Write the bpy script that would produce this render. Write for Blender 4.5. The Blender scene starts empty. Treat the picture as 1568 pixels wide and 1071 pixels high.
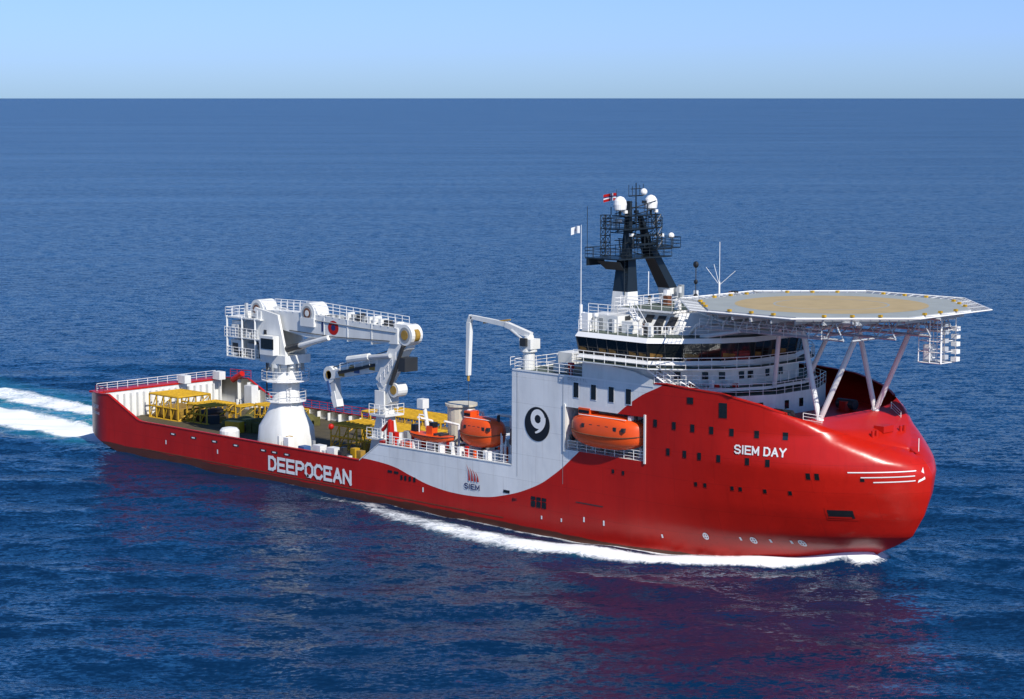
import bpy, math, random
import numpy as np
from mathutils import Vector, Matrix
random.seed(7); rng=np.random.default_rng(5)
S=bpy.context.scene
R=math.radians
# ------------------------------------------------------------ materials
MATS={}
def nt(name):
    m=bpy.data.materials.new(name); m.use_nodes=True
    n=m.node_tree; return m,n,n.nodes['Principled BSDF']
def paint(name,col,rough=.4,var=.12,metal=0,scale=.6,streak=0,spec=.5):
    m,n,p=nt(name); L=n.links
    tc=n.nodes.new('ShaderNodeTexCoord'); mp=n.nodes.new('ShaderNodeMapping')
    mp.inputs['Scale'].default_value=(1,1,.25 if streak else 1)
    no=n.nodes.new('ShaderNodeTexNoise'); no.inputs['Scale'].default_value=scale; no.inputs['Detail'].default_value=5
    no.inputs['Roughness'].default_value=.65
    r=n.nodes.new('ShaderNodeMapRange'); r.inputs[1].default_value=.3; r.inputs[2].default_value=.75
    r.inputs[3].default_value=1; r.inputs[4].default_value=1-var
    mx=n.nodes.new('ShaderNodeMix'); mx.data_type='RGBA'; mx.blend_type='MULTIPLY'; mx.inputs[0].default_value=1
    mx.inputs[6].default_value=(*col,1)
    L.new(tc.outputs['Object'],mp.inputs[0]); L.new(mp.outputs[0],no.inputs[0]); L.new(no.outputs[0],r.inputs[0]); L.new(r.outputs[0],mx.inputs[7])
    L.new(mx.outputs[2],p.inputs['Base Color']); p.inputs['Roughness'].default_value=rough; p.inputs['Metallic'].default_value=metal
    p.inputs['Specular IOR Level'].default_value=spec
    MATS[name]=m; return m
paint('white',(.8,.8,.77),.5,.2,scale=.9,streak=1)
paint('white_clean',(.85,.84,.82),.4,.06)
paint('cream',(.66,.6,.47),.5,.2)
paint('red',(.5,.012,.005),.4,.15,scale=.4,spec=.3)
paint('orange',(.78,.085,.008),.42,.12)
paint('black',(.012,.013,.016),.4,.3)
paint('dark',(.03,.032,.035),.5,.3)
paint('mast',(.010,.016,.022),.4,.2)
paint('yellow',(.62,.36,.015),.55,.4,scale=1.5)
paint('gold',(.42,.25,.04),.55,.4,scale=2)
paint('deckgreen',(.1,.13,.1),.75,.4,scale=.7)
paint('wood',(.1,.08,.04),.85,.5,scale=.8)
paint('olive',(.13,.12,.03),.9,.5,scale=2)
paint('grey',(.33,.35,.36),.55,.25)
paint('heligrey',(.34,.37,.36),.75,.15,scale=.5)
paint('helitan',(.46,.35,.18),.8,.2,scale=.5)
paint('steel',(.5,.52,.54),.5,.2)
paint('rust',(.2,.07,.03),.8,.5,scale=2)
paint('navy',(.01,.02,.12),.6,.1)
paint('glass',(.012,.014,.012),.08,.3,scale=3,spec=.8)
paint('blue',(.05,.12,.3),.5,.2)
paint('amber_reflection',(.3,.16,.04),.2,.6,scale=1.5)

def hullmat():
    m,n,p=nt('hull_paint'); L=n.links; N=n.nodes.new
    tc=N('ShaderNodeTexCoord'); sp=N('ShaderNodeSeparateXYZ'); L.new(tc.outputs['Object'],sp.inputs[0])
    def math_(op,a,b=None):
        q=N('ShaderNodeMath'); q.operation=op
        for i,vv in enumerate((a,b)):
            if vv is None: continue
            if isinstance(vv,(int,float)): q.inputs[i].default_value=vv
            else: L.new(vv,q.inputs[i])
        return q.outputs[0]
    xn=math_('DIVIDE',sp.outputs[0],120)
    fc=N('ShaderNodeFloatCurve'); L.new(xn,fc.inputs[1])
    pts=[(0,20),(48.9,20),(49.3,4.6),(52,4.55),(55.2,4.3),(58.2,3.6),(61.5,2.9),(65.2,2.6),(69,2.75),(72,3.3),(76.2,4.7),(79,6.3),(81.8,8.5),(86.1,12.2),(90.2,15.2),(93.3,16.7),(94.5,18),(95,20),(120,20)]
    c=fc.mapping.curves[0]
    c.points[0].location=(0,1); c.points[1].location=(1,1)
    for x,z in pts[1:-1]: c.points.new(x/120,z/20)
    for q in c.points: q.handle_type='VECTOR' if q.location[1]>.95 or abs(q.location[0]-49.3/120)<.001 else 'AUTO'
    fc.mapping.update()
    zz=math_('MULTIPLY',fc.outputs[0],20)
    w=math_('GREATER_THAN',sp.outputs[2],zz)
    no=N('ShaderNodeTexNoise'); no.inputs['Scale'].default_value=.35; no.inputs['Detail'].default_value=7; no.inputs['Roughness'].default_value=.6
    mp=N('ShaderNodeMapping'); mp.inputs['Scale'].default_value=(1,1,.3); L.new(tc.outputs['Object'],mp.inputs[0]); L.new(mp.outputs[0],no.inputs[0])
    af=N('ShaderNodeMapRange'); L.new(math_('ADD',math_('SUBTRACT',sp.outputs[2],math_('MULTIPLY',math_('SUBTRACT',60,sp.outputs[0]),.006)),math_('MULTIPLY',no.outputs[0],.5)),af.inputs[0])
    af.inputs[1].default_value=.85; af.inputs[2].default_value=.95; af.inputs[3].default_value=1; af.inputs[4].default_value=0
    def mix(f,a,b,bt='MIX'):
        q=N('ShaderNodeMix'); q.data_type='RGBA'; q.blend_type=bt
        for i,vv in ((0,f),(6,a),(7,b)):
            if isinstance(vv,(int,float)): q.inputs[i].default_value=vv
            elif isinstance(vv,tuple): q.inputs[i].default_value=(*vv,1)
            else: L.new(vv,q.inputs[i])
        return q.outputs[2]
    c1=mix(w,(.5,.011,.004),(.8,.81,.81))
    c2=mix(af.outputs[0],c1,(.1,.03,.016))
    r=N('ShaderNodeMapRange'); L.new(no.outputs[0],r.inputs[0]); r.inputs[1].default_value=.35;r.inputs[2].default_value=.7;r.inputs[3].default_value=1;r.inputs[4].default_value=.82
    c3=mix(1.0,c2,r.outputs[0],'MULTIPLY')
    br=N('ShaderNodeTexBrick'); br.offset=.5
    cb=N('ShaderNodeCombineXYZ'); L.new(sp.outputs[0],cb.inputs[0]); L.new(sp.outputs[2],cb.inputs[1]); L.new(cb.outputs[0],br.inputs[0])
    br.inputs['Color1'].default_value=(1,1,1,1);br.inputs['Color2'].default_value=(.95,.95,.95,1);br.inputs['Mortar'].default_value=(.8,.8,.8,1)
    br.inputs['Scale'].default_value=1; br.inputs['Mortar Size'].default_value=.025; br.inputs['Brick Width'].default_value=9; br.inputs['Row Height'].default_value=2.6
    c4=mix(1.0,c3,br.outputs[0],'MULTIPLY')
    n3=N('ShaderNodeTexNoise'); n3.inputs['Scale'].default_value=1; n3.inputs['Detail'].default_value=4; m3=N('ShaderNodeMapping'); m3.inputs['Scale'].default_value=(2.2,2.2,.12); L.new(tc.outputs['Object'],m3.inputs[0]); L.new(m3.outputs[0],n3.inputs[0])
    r3=N('ShaderNodeMapRange'); L.new(n3.outputs[0],r3.inputs[0]); r3.inputs[1].default_value=.56;r3.inputs[2].default_value=.8;r3.inputs[3].default_value=0;r3.inputs[4].default_value=.35
    c5=mix(r3.outputs[0],c4,mix(1.0,c4,(.62,.55,.5),'MULTIPLY'))
    L.new(c5,p.inputs['Base Color']); p.inputs['Roughness'].default_value=.3; p.inputs['Specular IOR Level'].default_value=.4
    bu=N('ShaderNodeBump'); bu.inputs['Strength'].default_value=.4; bu.inputs['Distance'].default_value=.06
    n2=N('ShaderNodeTexNoise'); n2.inputs['Scale'].default_value=.8; n2.inputs['Detail'].default_value=2; L.new(tc.outputs['Object'],n2.inputs[0])
    L.new(n2.outputs[0],bu.inputs['Height']); L.new(bu.outputs[0],p.inputs['Normal'])
    MATS['hull']=m
hullmat()
# ------------------------------------------------------------ mesh builder
class MB:
    def __init__(s): s.v=[];s.f=[];s.m=[];s.names=[]
    def mi(s,mat):
        if mat not in s.names: s.names.append(mat)
        return s.names.index(mat)
    def add(s,vs,fs,mat):
        o=len(s.v); s.v+= [tuple(map(float,q)) for q in vs]; k=s.mi(mat)
        for f in fs: s.f.append(tuple(i+o for i in f)); s.m.append(k)
    def box(s,x0,x1,y0,y1,z0,z1,mat,rot=0):
        vs=[(x,y,z) for z in (z0,z1) for x,y in ((x0,y0),(x1,y0),(x1,y1),(x0,y1))]
        if rot:
            cx,cy=(x0+x1)/2,(y0+y1)/2; c,n=math.cos(rot),math.sin(rot)
            vs=[(cx+(x-cx)*c-(y-cy)*n,cy+(x-cx)*n+(y-cy)*c,z) for x,y,z in vs]
        s.add(vs,[(3,2,1,0),(4,5,6,7),(0,1,5,4),(1,2,6,5),(2,3,7,6),(3,0,4,7)],mat)
    def tube(s,p,q,r,mat,r2=None,n=4,cap=True):
        p=Vector(p);q=Vector(q);d=q-p
        if d.length<1e-5: return
        d.normalize(); a=d.orthogonal().normalized(); b=d.cross(a); r2=r if r2 is None else r2
        vs=[];
        for c,rr in ((p,r),(q,r2)):
            for i in range(n):
                t=2*math.pi*i/n+math.pi/4; vs.append(c+a*math.cos(t)*rr+b*math.sin(t)*rr)
        fs=[(i,(i+1)%n,n+(i+1)%n,n+i) for i in range(n)]
        if cap: fs+=[tuple(range(n-1,-1,-1)),tuple(range(n,2*n))]
        s.add(vs,fs,mat)
    def poly(s,pts,r,mat,n=4):
        for p,q in zip(pts[:-1],pts[1:]): s.tube(p,q,r,mat,n=n)
    def prism(s,pl,z0,z1,mat,top=None,topmat=None,shift=None):
        n=len(pl); tp=top or pl
        vs=[(x,y,z0) for x,y in pl]+[(x,y,z1) for x,y in tp]
        s.add(vs,[(i,(i+1)%n,n+(i+1)%n,n+i) for i in range(n)]+[tuple(range(n-1,-1,-1))],mat)
        s.add([(x,y,z1) for x,y in tp],[tuple(range(n))],topmat or mat)
    def lathe(s,cx,cy,prof,mat,n=24):
        vs=[];fs=[]
        for z,r in prof:
            for i in range(n):
                t=2*math.pi*i/n
                vs.append((cx+r*math.cos(t),cy+r*math.sin(t),z))
        m=len(prof)
        for j in range(m-1):
            for i in range(n): fs.append((j*n+i,j*n+(i+1)%n,(j+1)*n+(i+1)%n,(j+1)*n+i))
        fs+= [tuple(range(n-1,-1,-1)),tuple((m-1)*n+i for i in range(n))]
        s.add(vs,fs,mat)
    def sphere(s,c,r,mat,n=14,sz=1):
        vs=[];fs=[]
        for j in range(n+1):
            ph=math.pi*j/n
            for i in range(n): 
                t=2*math.pi*i/n; vs.append((c[0]+r*math.sin(ph)*math.cos(t),c[1]+r*math.sin(ph)*math.sin(t),c[2]-r*sz*math.cos(ph)))
        for j in range(n):
            for i in range(n): fs.append((j*n+i,j*n+(i+1)%n,(j+1)*n+(i+1)%n,(j+1)*n+i))
        s.add(vs,fs,mat)
    def rail(s,pts,h=1.1,mat='white_clean',r=.035,sp=1.5,mid=2,closed=False):
        pts=[Vector(p) for p in pts]
        if closed: pts.append(pts[0])
        up=Vector((0,0,1))
        for p,q in zip(pts[:-1],pts[1:]):
            for k in range(mid+1): s.tube(p+up*h*(1-k*.33),q+up*h*(1-k*.33),r if k==0 else r*.7,mat,cap=False)
            n=max(1,int(round((q-p).length/sp)))
            for i in range(n+1):
                c=p.lerp(q,i/n); s.tube(c,c+up*h,r,mat,cap=False)
    def ladder(s,p,q,w,mat='white_clean'):
        p=Vector(p);q=Vector(q);w=Vector(w)/2; s.tube(p-w,q-w,.05,mat);s.tube(p+w,q+w,.05,mat)
        n=int((q-p).length/.35)
        for i in range(n): c=p.lerp(q,(i+.5)/n); s.tube(c-w,c+w,.035,mat)
    def stair(s,p,q,w,mat='white_clean'):
        p=Vector(p);q=Vector(q);w=Vector(w)/2
        for sg in (-1,1):
            s.tube(p+w*sg,q+w*sg,.09,mat); s.tube(p+w*sg+Vector((0,0,1)),q+w*sg+Vector((0,0,1)),.04,mat)
            for i in range(5):
                c=p.lerp(q,i/4)+w*sg; s.tube(c,c+Vector((0,0,1)),.03,mat)
        n=int((q-p).length/.3)
        for i in range(n): c=p.lerp(q,(i+.5)/n); s.tube(c-w,c+w,.06,mat)
    def lattice(s,p,q,w,h,mat,nb=6,r=.07,rb=.045):
        p=Vector(p);q=Vector(q);d=(q-p).normalized(); sd=d.cross(Vector((0,0,1)))
        if sd.length<.1: sd=Vector((1,0,0))
        sd.normalize(); u=sd.cross(d)
        C=[sd*w/2*a+u*h/2*b for a,b in ((-1,-1),(1,-1),(1,1),(-1,1))]
        for c in C: s.tube(p+c,q+c,r,mat)
        for i in range(nb):
            a=p.lerp(q,i/nb); b=p.lerp(q,(i+1)/nb)
            for k in range(4):
                c0=C[k];c1=C[(k+1)%4]
                s.tube(a+c0,a+c1,rb,mat,cap=False)
                s.tube(a+(c0 if i%2 else c1),b+(c1 if i%2 else c0),rb,mat,cap=False)
        for k in range(4): s.tube(q+C[k],q+C[(k+1)%4],rb,mat)
    def obj(s,name,parent=None,smooth=None,merge=False,bevel=0):
        me=bpy.data.meshes.new(name); me.from_pydata(s.v,[],s.f)
        for nm in s.names: me.materials.append(MATS[nm])
        me.polygons.foreach_set('material_index',s.m); me.update()
        if merge or smooth:
            import bmesh
            bm=bmesh.new(); bm.from_mesh(me)
            if merge: bmesh.ops.remove_doubles(bm,verts=bm.verts,dist=.001); bmesh.ops.dissolve_degenerate(bm,edges=bm.edges,dist=.0005)
            bm.to_mesh(me); bm.free()
        if smooth: me.shade_smooth(); me.set_sharp_from_angle(angle=R(smooth))
        o=bpy.data.objects.new(name,me); S.collection.objects.link(o)
        if bevel:
            b=o.modifiers.new('b','BEVEL'); b.width=bevel; b.segments=2; b.limit_method='ANGLE'
        if parent: o.parent=parent
        return o
def empty(name,loc=(0,0,0)):
    e=bpy.data.objects.new(name,None); S.collection.objects.link(e); e.location=(0,0,0); e.empty_display_size=.5; return e
# ------------------------------------------------------------ hull form
ip=np.interp
def xstem(z): return float(ip(z,[-5,-1,0,1.5,2.4,3.4,5.5,7.5,9.5,10.5,11.5,12.8,20],[105,107.4,108.4,110.3,112.1,113.7,114.9,115.5,115.7,115.4,114.8,114.0,113.8]))
def hb(x,z):
    if x<3: base=11-1.6*((3-x)/5.5)**2
    else: base=11.
    x0=float(ip(z,[-5,0,6,10,20],[72,80,90,94,94.5])); xs=xstem(z)
    if x<=x0: return base
    t=min(1,(x-x0)/(xs-x0)); p=float(ip(z,[0,8,12],[2.5,2.3,2.4])); q=float(ip(z,[0,4,8,12],[1.0,.84,.72,.7]))
    return 11*max(0,1-t**p)**q
TS=[-2.5,3.3,9.3,10,50,53.2,73.15,73.2,92,93.4,100.4,104.5,107.5,108.8,110.5,112.7,114.9,116]
TZ=[6.6,6.9,4.4,4.25,4.25,6.4,6.5,16.3,16.5,16.6,16.25,15.5,14.6,14.2,13.4,12.5,11.7,11.0]
def ztop(s): return float(ip(s,TS,TZ))
def zbot(s): return float(ip(s,[-2.5,0,12,25],[1.7,1.2,-1.5,-4]))
def X(s,z): return s if s<=92 else 92+(s-92)/24*(xstem(z)-92)
def hp(s,z):
    zt=ztop(s); z=max(min(z,zt),zbot(s)); x=X(s,z); y=hb(x,z)
    r=float(ip(s,[106,111,116],[0,1.3,1.9]))
    if r>.01 and z>zt-r:
        k=(z-(zt-r))/r; ins=r*(1-math.sqrt(max(0,1-k*k)))*.9
        y=max(0,y-ins)
        if s>111: x-=ins*((s-111)/5)*.75
    return x,y,z
ship=empty('offshore_construction_ship')
levels=[-4,-2,-1,-.5]+[i*.5 for i in range(0,20)]+[9.75+i*.25 for i in range(0,28)]+[13.3,1.25,1.75,2.25,2.75,3.25]
levels=sorted(set(levels))
sts=[-2.5,-2,-1,0,1,2,3,3.3]+[4,5,6,7,8,9,9.3,10]+list(range(11,50))+[50,50.5,51,51.5,52,52.5,53.2]+list(range(54,73))+[73.15,73.2]+list(range(74,81))+[80.6]+list(range(81,91))+[90.8,92]
n=80; sts+= [92+24*math.sin(math.pi/2*i/n) for i in range(1,n+1)]
hull=MB()
for sg in (-1,1):
    vs=[];m=len(levels)
    for s_ in sts:
        for z in levels:
            x,y,zz=hp(s_,z); vs.append((x,sg*y,zz))
    fs=[]
    for i in range(len(sts)-1):
        for j in range(m-1):
            if 80.6<=sts[i]<90.7 and 9<=levels[j]<13.2: continue
            f=(i*m+j,(i+1)*m+j,(i+1)*m+j+1,i*m+j+1)
            fs.append(f if sg<0 else f[::-1])
    hull.add(vs,fs,'hull')
vs=[];
for z in levels:
    x,y,zz=hp(-2.5,z); vs+=[(x,-y,zz),(x,y,zz)]
hull.add(vs,[(2*j,2*j+1,2*j+3,2*j+2)[::-1] for j in range(len(levels)-1)],'hull')
ws=[s_ for s_ in sts if s_>=107.0]; K=20; vs=[]
def wbz(s_,y,t,z): return z+float(ip(s_,[107,109.5,112,116],[-.75,-.3,.3,.15]))*(1-abs(t)**float(ip(s_,[107,111],[8,2.4])))
for s_ in ws:
    x,y,z=hp(s_,ztop(s_))
    for k in range(K+1):
        t=math.sin(math.pi/2*(-1+2*k/K)); vs.append((x,y*t,wbz(s_,y,t,z)))
hull.add(vs,[(i*(K+1)+k,(i+1)*(K+1)+k,(i+1)*(K+1)+k+1,i*(K+1)+k+1)[::1] for i in range(len(ws)-1) for k in range(K)],'red')
x,y,z=hp(ws[0],ztop(ws[0]))
pts=[(x,y*math.sin(math.pi/2*(-1+2*k/K)),wbz(ws[0],y,math.sin(math.pi/2*(-1+2*k/K)),z)) for k in range(K+1)]
hull.add(pts+[(p[0],p[1],13.2) for p in pts],[(k,k+1,K+2+k,K+1+k) for k in range(K)],'red')
def deckstrip(x0,x1,z,mat,inset=.02,st=1.0):
    vs=[];N_=max(2,int((x1-x0)/st)+1)
    for i in range(N_):
        x=x0+(x1-x0)*i/(N_-1); y=hb(x,z)-inset; vs+=[(x,-y,z),(x,y,z)]
    hull.add(vs,[(2*i,2*i+2,2*i+3,2*i+1) for i in range(N_-1)],mat)
deckstrip(-2.4,73.2,3.2,'wood')
deckstrip(73.25,92,16.2,'deckgreen')
deckstrip(92,106,13.5,'red')
hull.add([(73.2,-11,3),(73.2,11,3),(73.2,11,16.3),(73.2,-11,16.3)],[(0,3,2,1)],'white')
hull.add([(92,-10.9,13.4),(92,10.9,13.4),(92,10.9,16.2),(92,-10.9,16.2)],[(0,1,2,3)],'white')
def bulwark(sl,sg,zd,mat,capmat,th=.28):
    vs=[];
    for s_ in sl:
        x,y,z=hp(s_,ztop(s_)); y2=max(0,y-th)
        vs+=[(x,sg*y2,zd),(x,sg*y2,z),(x,sg*(y+.05),z+.02),(x,sg*y2,z+.12),(x,sg*(y+.05),z+.12)]
    F=[];G=[]
    for i in range(len(sl)-1):
        a=i*5;b_=a+5; F.append((a,b_,b_+1,a+1)); 
        G+= [(a+3,b_+3,b_+4,a+4),(a+2,a+4,b_+4,b_+2),(a+1,b_+1,b_+3,a+3),(a+1,a+2,b_+2,b_+1)]
    hull.add(vs,F,mat); hull.add(vs,G,capmat)
sl=[s_ for s_ in sts if s_<=73.15]
for sg in (-1,1):
    bulwark([s_ for s_ in sl if s_<=50],sg,3.2,'white','red')
    bulwark([s_ for s_ in sl if s_>=50],sg,3.2,'white','white')
    bulwark([s_ for s_ in sts if 92<=s_<=107.1],sg,13.4,'red','red',.35)
    for i in range(2,48,2):
        x=float(i); hull.box(x-.05,x+.05,sg*10.2 if sg>0 else -10.7,sg*10.7 if sg>0 else -10.2,3.2,ztop(x)-.1,'white')
hull.box(-1.2,-.6,-9.6,9.6,3.2,6.55,'white'); hull.box(-2.5,-.5,-9.8,9.8,6.58,6.78,'red')
for i in range(-9,10): hull.box(-.6,-.1,i-.06,i+.06,3.2,6.2,'white')
hull_o=hull.obj('hull',ship,smooth=40,merge=True)
rc=MB()
x0,x1,z0,z1=80.6,90.8,9.0,13.3; yb=-7.6
rc.add([(x0,-11,z0),(x1,-11,z0),(x1,yb,z0),(x0,yb,z0),(x0,-11,z1),(x1,-11,z1),(x1,yb,z1),(x0,yb,z1)],
  [(0,1,2,3),(4,7,6,5),(0,3,7,4),(1,5,6,2),(3,2,6,7)],'white')
for x in (82.6,88.8):
    rc.box(x-.18,x+.18,-10.9,-8.2,12.7,13.1,'white_clean'); rc.tube((x,-9.7,12.9),(x,-9.7,12.1),.06,'dark')
    rc.box(x-.15,x+.15,-9.3,-7.7,9.0,9.9,'white_clean')
rc.rail([(80.8,-10.9,9.02),(90.6,-10.9,9.02)],.9,sp=1.2,r=.03)
for a in ((80.35,80.6,8.8,13.5),(90.8,91.0,8.8,13.5)): rc.box(a[0],a[1],-11.12,-10.95,a[2],a[3],'white')
for x in (83,85.5,88): rc.box(x-.3,x+.3,-7.7,-7.55,10.4,12.2,'grey')
rc.obj('boat_recess',ship)
# ------------------------------------------------------------ hull marks
mk=MB()
def patch(x0,x1,z0,z1,mat,off=.03,nx=3,nz=2,side=-1,shear=0):
    vs=[];fs=[]
    for i in range(nx+1):
        for j in range(nz+1):
            x=x0+(x1-x0)*i/nx; z=z0+(z1-z0)*j/nz+shear*i/nx; vs.append((x,side*(hb(x,z)+off),z))
    for i in range(nx):
        for j in range(nz):
            a=i*(nz+1)+j; fs.append((a,a+nz+1,a+nz+2,a+1))
    mk.add(vs,fs,mat)
def window(x,z,w,h):
    patch(x-w/2-.07,x+w/2+.07,z-h/2-.07,z+h/2+.07,'red',.025); patch(x-w/2,x+w/2,z-h/2,z+h/2,'glass',.05)
for x in (92.2,94.5,96.7,98.8,100.9,103.3,105.8): window(x,12.85,.44,.7)
for x in (93.8,95.8,97.5,99.6,102.5,104.4): window(x,10.3,.4,.66)
for x in (86.9,88.2,97,98,100.8,101.6,103.9,106.1): window(x,7.6,.3,.38)
for x in (107.8,108.5): window(x,9.3,.35,.6)
window(96.4,15.4,.7,.6)
window(100,14.8,.85,1.4); 
window(111.8,9.1,.3,.3)
for i in range(3): patch(75.9+i*.75,76.5+i*.75,2.7,3.3,'glass',.04); patch(75.9+i*.75,76.5+i*.75,3.4,3.75,'glass',.04)
for x in (54.6,55.6): patch(x,x+.7,3.55,3.8,'glass',.04)
for x in (56.6,57.2,57.9,58.6): patch(x,x+.35,3.0,3.5,'glass',.04)
patch(72,72.9,3.6,3.9,'glass',.04)
for i,x in enumerate((16,20,24,28,33,35,37.2)): patch(x,x+1.1,3.35,3.62,'dark',.03); patch(x+.2,x+.8,3.4,3.55,'white_clean',.045)
for x in (15,25,45,60,83,85.6): patch(x,x+.2,2.1,2.6,'white_clean',.03)
patch(82,85.6,3.9,4.0,'dark',.03)
patch(10,72,.98,1.06,'rust',.03,60,1)
for i,x in enumerate((82.0,84.3,86.6,88.8)):
    patch(x-.42,x+.42,14.2,15.85,'white_clean',.03); patch(x-.32,x+.32,14.3,15.75,'glass',.06)
patch(108.6,110.9,5.15,6.35,'red',.05); patch(108.8,110.7,5.35,6.15,'black',.08); patch(108.8,110.5,5.35,5.5,'red',.1)
for k,(xa,zz) in enumerate(((110.8,9.75),(111.7,9.3),(112.5,8.85))):
    n_=26; vs=[];fs=[]
    for i in range(n_+1):
        u=(i/n_); x=xa+(115.0-xa)*math.sin(u*math.pi/2); z=zz+.12*u
        for dz in (0,.1): vs.append((x+.02,-(hb(x,z+dz)+.04),z+dz))
    fs=[(2*i,2*i+2,2*i+3,2*i+1) for i in range(n_)]; mk.add(vs,fs,'white_clean')
vs=[]
for x,z in ((115.1,8.8),(115.45,9.1),(115.25,10.2)): vs.append((x+.03,-(hb(x,z)+.05),z))
mk.add(vs,[(0,1,2)],'white_clean')
def ring(x,z,r0,r1,mat,off=.05,n=24,side=-1,sx=1):
    vs=[];
    for i in range(n):
        t=2*math.pi*i/n
        for r in (r0,r1):
            xx=x+r*math.cos(t)*sx;zz=z+r*math.sin(t); vs.append((xx,side*(hb(xx,zz)+off),zz))
    mk.add(vs,[(2*i,2*i+1,2*((i+1)%n)+1,2*((i+1)%n)) for i in range(n)],mat)
for x in (97.2,101.6,105.6):
    z=2.5; ring(x,z,.24,.36,'white_clean',sx=.8)
    for t in (0,math.pi/2):
        c,s_=math.cos(t)*.24,math.sin(t)*.24
        w=.06
        patch(x-max(c,w),x+max(c,w),z-max(s_,w),z+max(s_,w),'white_clean',.05)
for x,z in ((77.3,1.6),(80,1.7),(92.5,1.8),(100.4,2.4),(103.0,2.4),(104.7,2.4)): patch(x,x+.18,z,z+.35,'white_clean',.05)
ring(76.75,11.1,0.01,1.72,'black',.04,40)
ring(76.85,11.62,.42,.98,'white_clean',.07,36)
def ribbon(pts,ws_,mat,off=.07):
    vs=[]
    for i,(x,z) in enumerate(pts):
        a=pts[max(0,i-1)];b_=pts[min(len(pts)-1,i+1)]; d=(b_[0]-a[0],b_[1]-a[1]);l=math.hypot(*d); nx,nz=-d[1]/l,d[0]/l
        for k in (-1,1):
            xx=x+nx*ws_[i]*k;zz=z+nz*ws_[i]*k; vs.append((xx,-(hb(xx,zz)+off),zz))
    mk.add(vs,[(2*i,2*i+2,2*i+3,2*i+1) for i in range(len(pts)-1)],mat)
pp=[];wsr=[]
for i in range(14):
    u=i/13; t=R(15)-R(105)*u; rr=.72+.55*u; pp.append((76.85+.0*u+rr*math.cos(t)-.35*u,11.55+rr*math.sin(t)-.05*u)); wsr.append(.3*(1-u)+.08)
ribbon(pp,wsr,'white_clean',.075)
for k in range(4):
    ribbon([(67.1+k*.42+.25*math.sin(u*2.2)-.6*u,4.2+u*1.6*(1-.12*k)) for u in [i/6 for i in range(7)]],[.13*(1-i/6.5) for i in range(7)],'red')
GL={'D':[[(0,0),(0,6),(2.2,6),(3.6,5),(4,3),(3.6,1),(2.2,0),(0,0)]],'E':[[(4,6),(0,6),(0,0),(4,0)],[(0,3),(3.4,3)]],
'P':[[(0,0),(0,6),(2.8,6),(4,5.2),(4,3.6),(2.8,2.8),(0,2.8)]],'O':[[(1.2,0),(2.8,0),(4,1.4),(4,4.6),(2.8,6),(1.2,6),(0,4.6),(0,1.4),(1.2,0)]],
'C':[[(4,4.8),(2.9,6),(1.2,6),(0,4.6),(0,1.4),(1.2,0),(2.9,0),(4,1.2)]],'A':[[(0,0),(2,6),(4,0)],[(.8,2),(3.2,2)]],'N':[[(0,0),(0,6),(4,0),(4,6)]],
'S':[[(4,5),(3,6),(1,6),(0,5),(0,3.9),(1,3.2),(3,2.8),(4,2.1),(4,1),(3,0),(1,0),(0,1)]],'I':[[(2,0),(2,6)]],'M':[[(0,0),(0,6),(2.2,1.5),(4.4,6),(4.4,0)]],'Y':[[(0,6),(2,3),(4,6)],[(2,3),(2,0)]],
'K':[[(0,0),(0,6)],[(4,6),(0,2.6)],[(1.2,3.6),(4,0)]],'R':[[(0,0),(0,6),(2.8,6),(4,5.2),(4,3.8),(2.8,3),(0,3)],[(2.2,3),(4,0)]],'T':[[(0,6),(4,6)],[(2,6),(2,0)]],'V':[[(0,6),(2,0),(4,6)]],
'1':[[(1,4.8),(2.2,6),(2.2,0)]],'L':[[(0,6),(0,0),(4,0)]]}
def text(txt,x0,z0,h,w,mat,off=.05,st=.62):
    adv=[]; 
    for ch in txt: adv.append(2.6 if ch==' ' else 2.6 if ch=='I' else 6.1 if ch=='M' else 5.6)
    tot=sum(adv)-1.2; sx=w/tot; sz=h/6; cx=0; k=0
    for ch,a in zip(txt,adv):
        for pl in GL.get(ch,[]):
            ox=cx-(1.4 if ch=='I' else 0)
            for i in range(len(pl)-1):
                (ax,az),(bx,bz)=pl[i],pl[i+1]; ax=x0+(ax+ox)*sx;bx=x0+(bx+ox)*sx;az=z0+az*sz;bz=z0+bz*sz
                dx,dz=bx-ax,bz-az; l=math.hypot(dx,dz) or 1; wd=st*min(sx,sz)*1.0; ex,ez=dx/l*wd*.9,dz/l*wd*.9; nx,nz=-dz/l*wd,dx/l*wd
                k+=1; o2=off+.003*(k%7)
                q=[(ax-ex-nx,az-ez-nz),(bx+ex-nx,bz+ez-nz),(bx+ex+nx,bz+ez+nz),(ax-ex+nx,az-ez+nz)]
                mk.add([(a_,-(hb(a_,b_)+o2),b_) for a_,b_ in q],[(0,1,2,3)],mat)
        cx+=a
text('DEEPOCEAN',34.6,1.5,1.35,14.1,'white_clean',st=.78)
text('SIEM DAY',101.3,11.0,.7,4.7,'white_clean',.06,.62)
text('SIEM DAY',-1.5,4.95,.42,2.5,'white_clean',st=.6)
text('KRISTIANSAND',-1.5,4.2,.3,2.7,'white_clean',st=.5)
text('SIEM',66.4,3.35,.5,2.2,'navy',st=.6)
text('OSCV 11L',80.9,15.94,.24,2.6,'grey',st=.4)
for x in (73.9,80.2): patch(x,x+.05,5.5,16.1,'grey',.02,1,8)
patch(73.3,92,16.25,16.4,'white_clean',.06,6,1)
mk.obj('hull_markings',ship)

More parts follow.
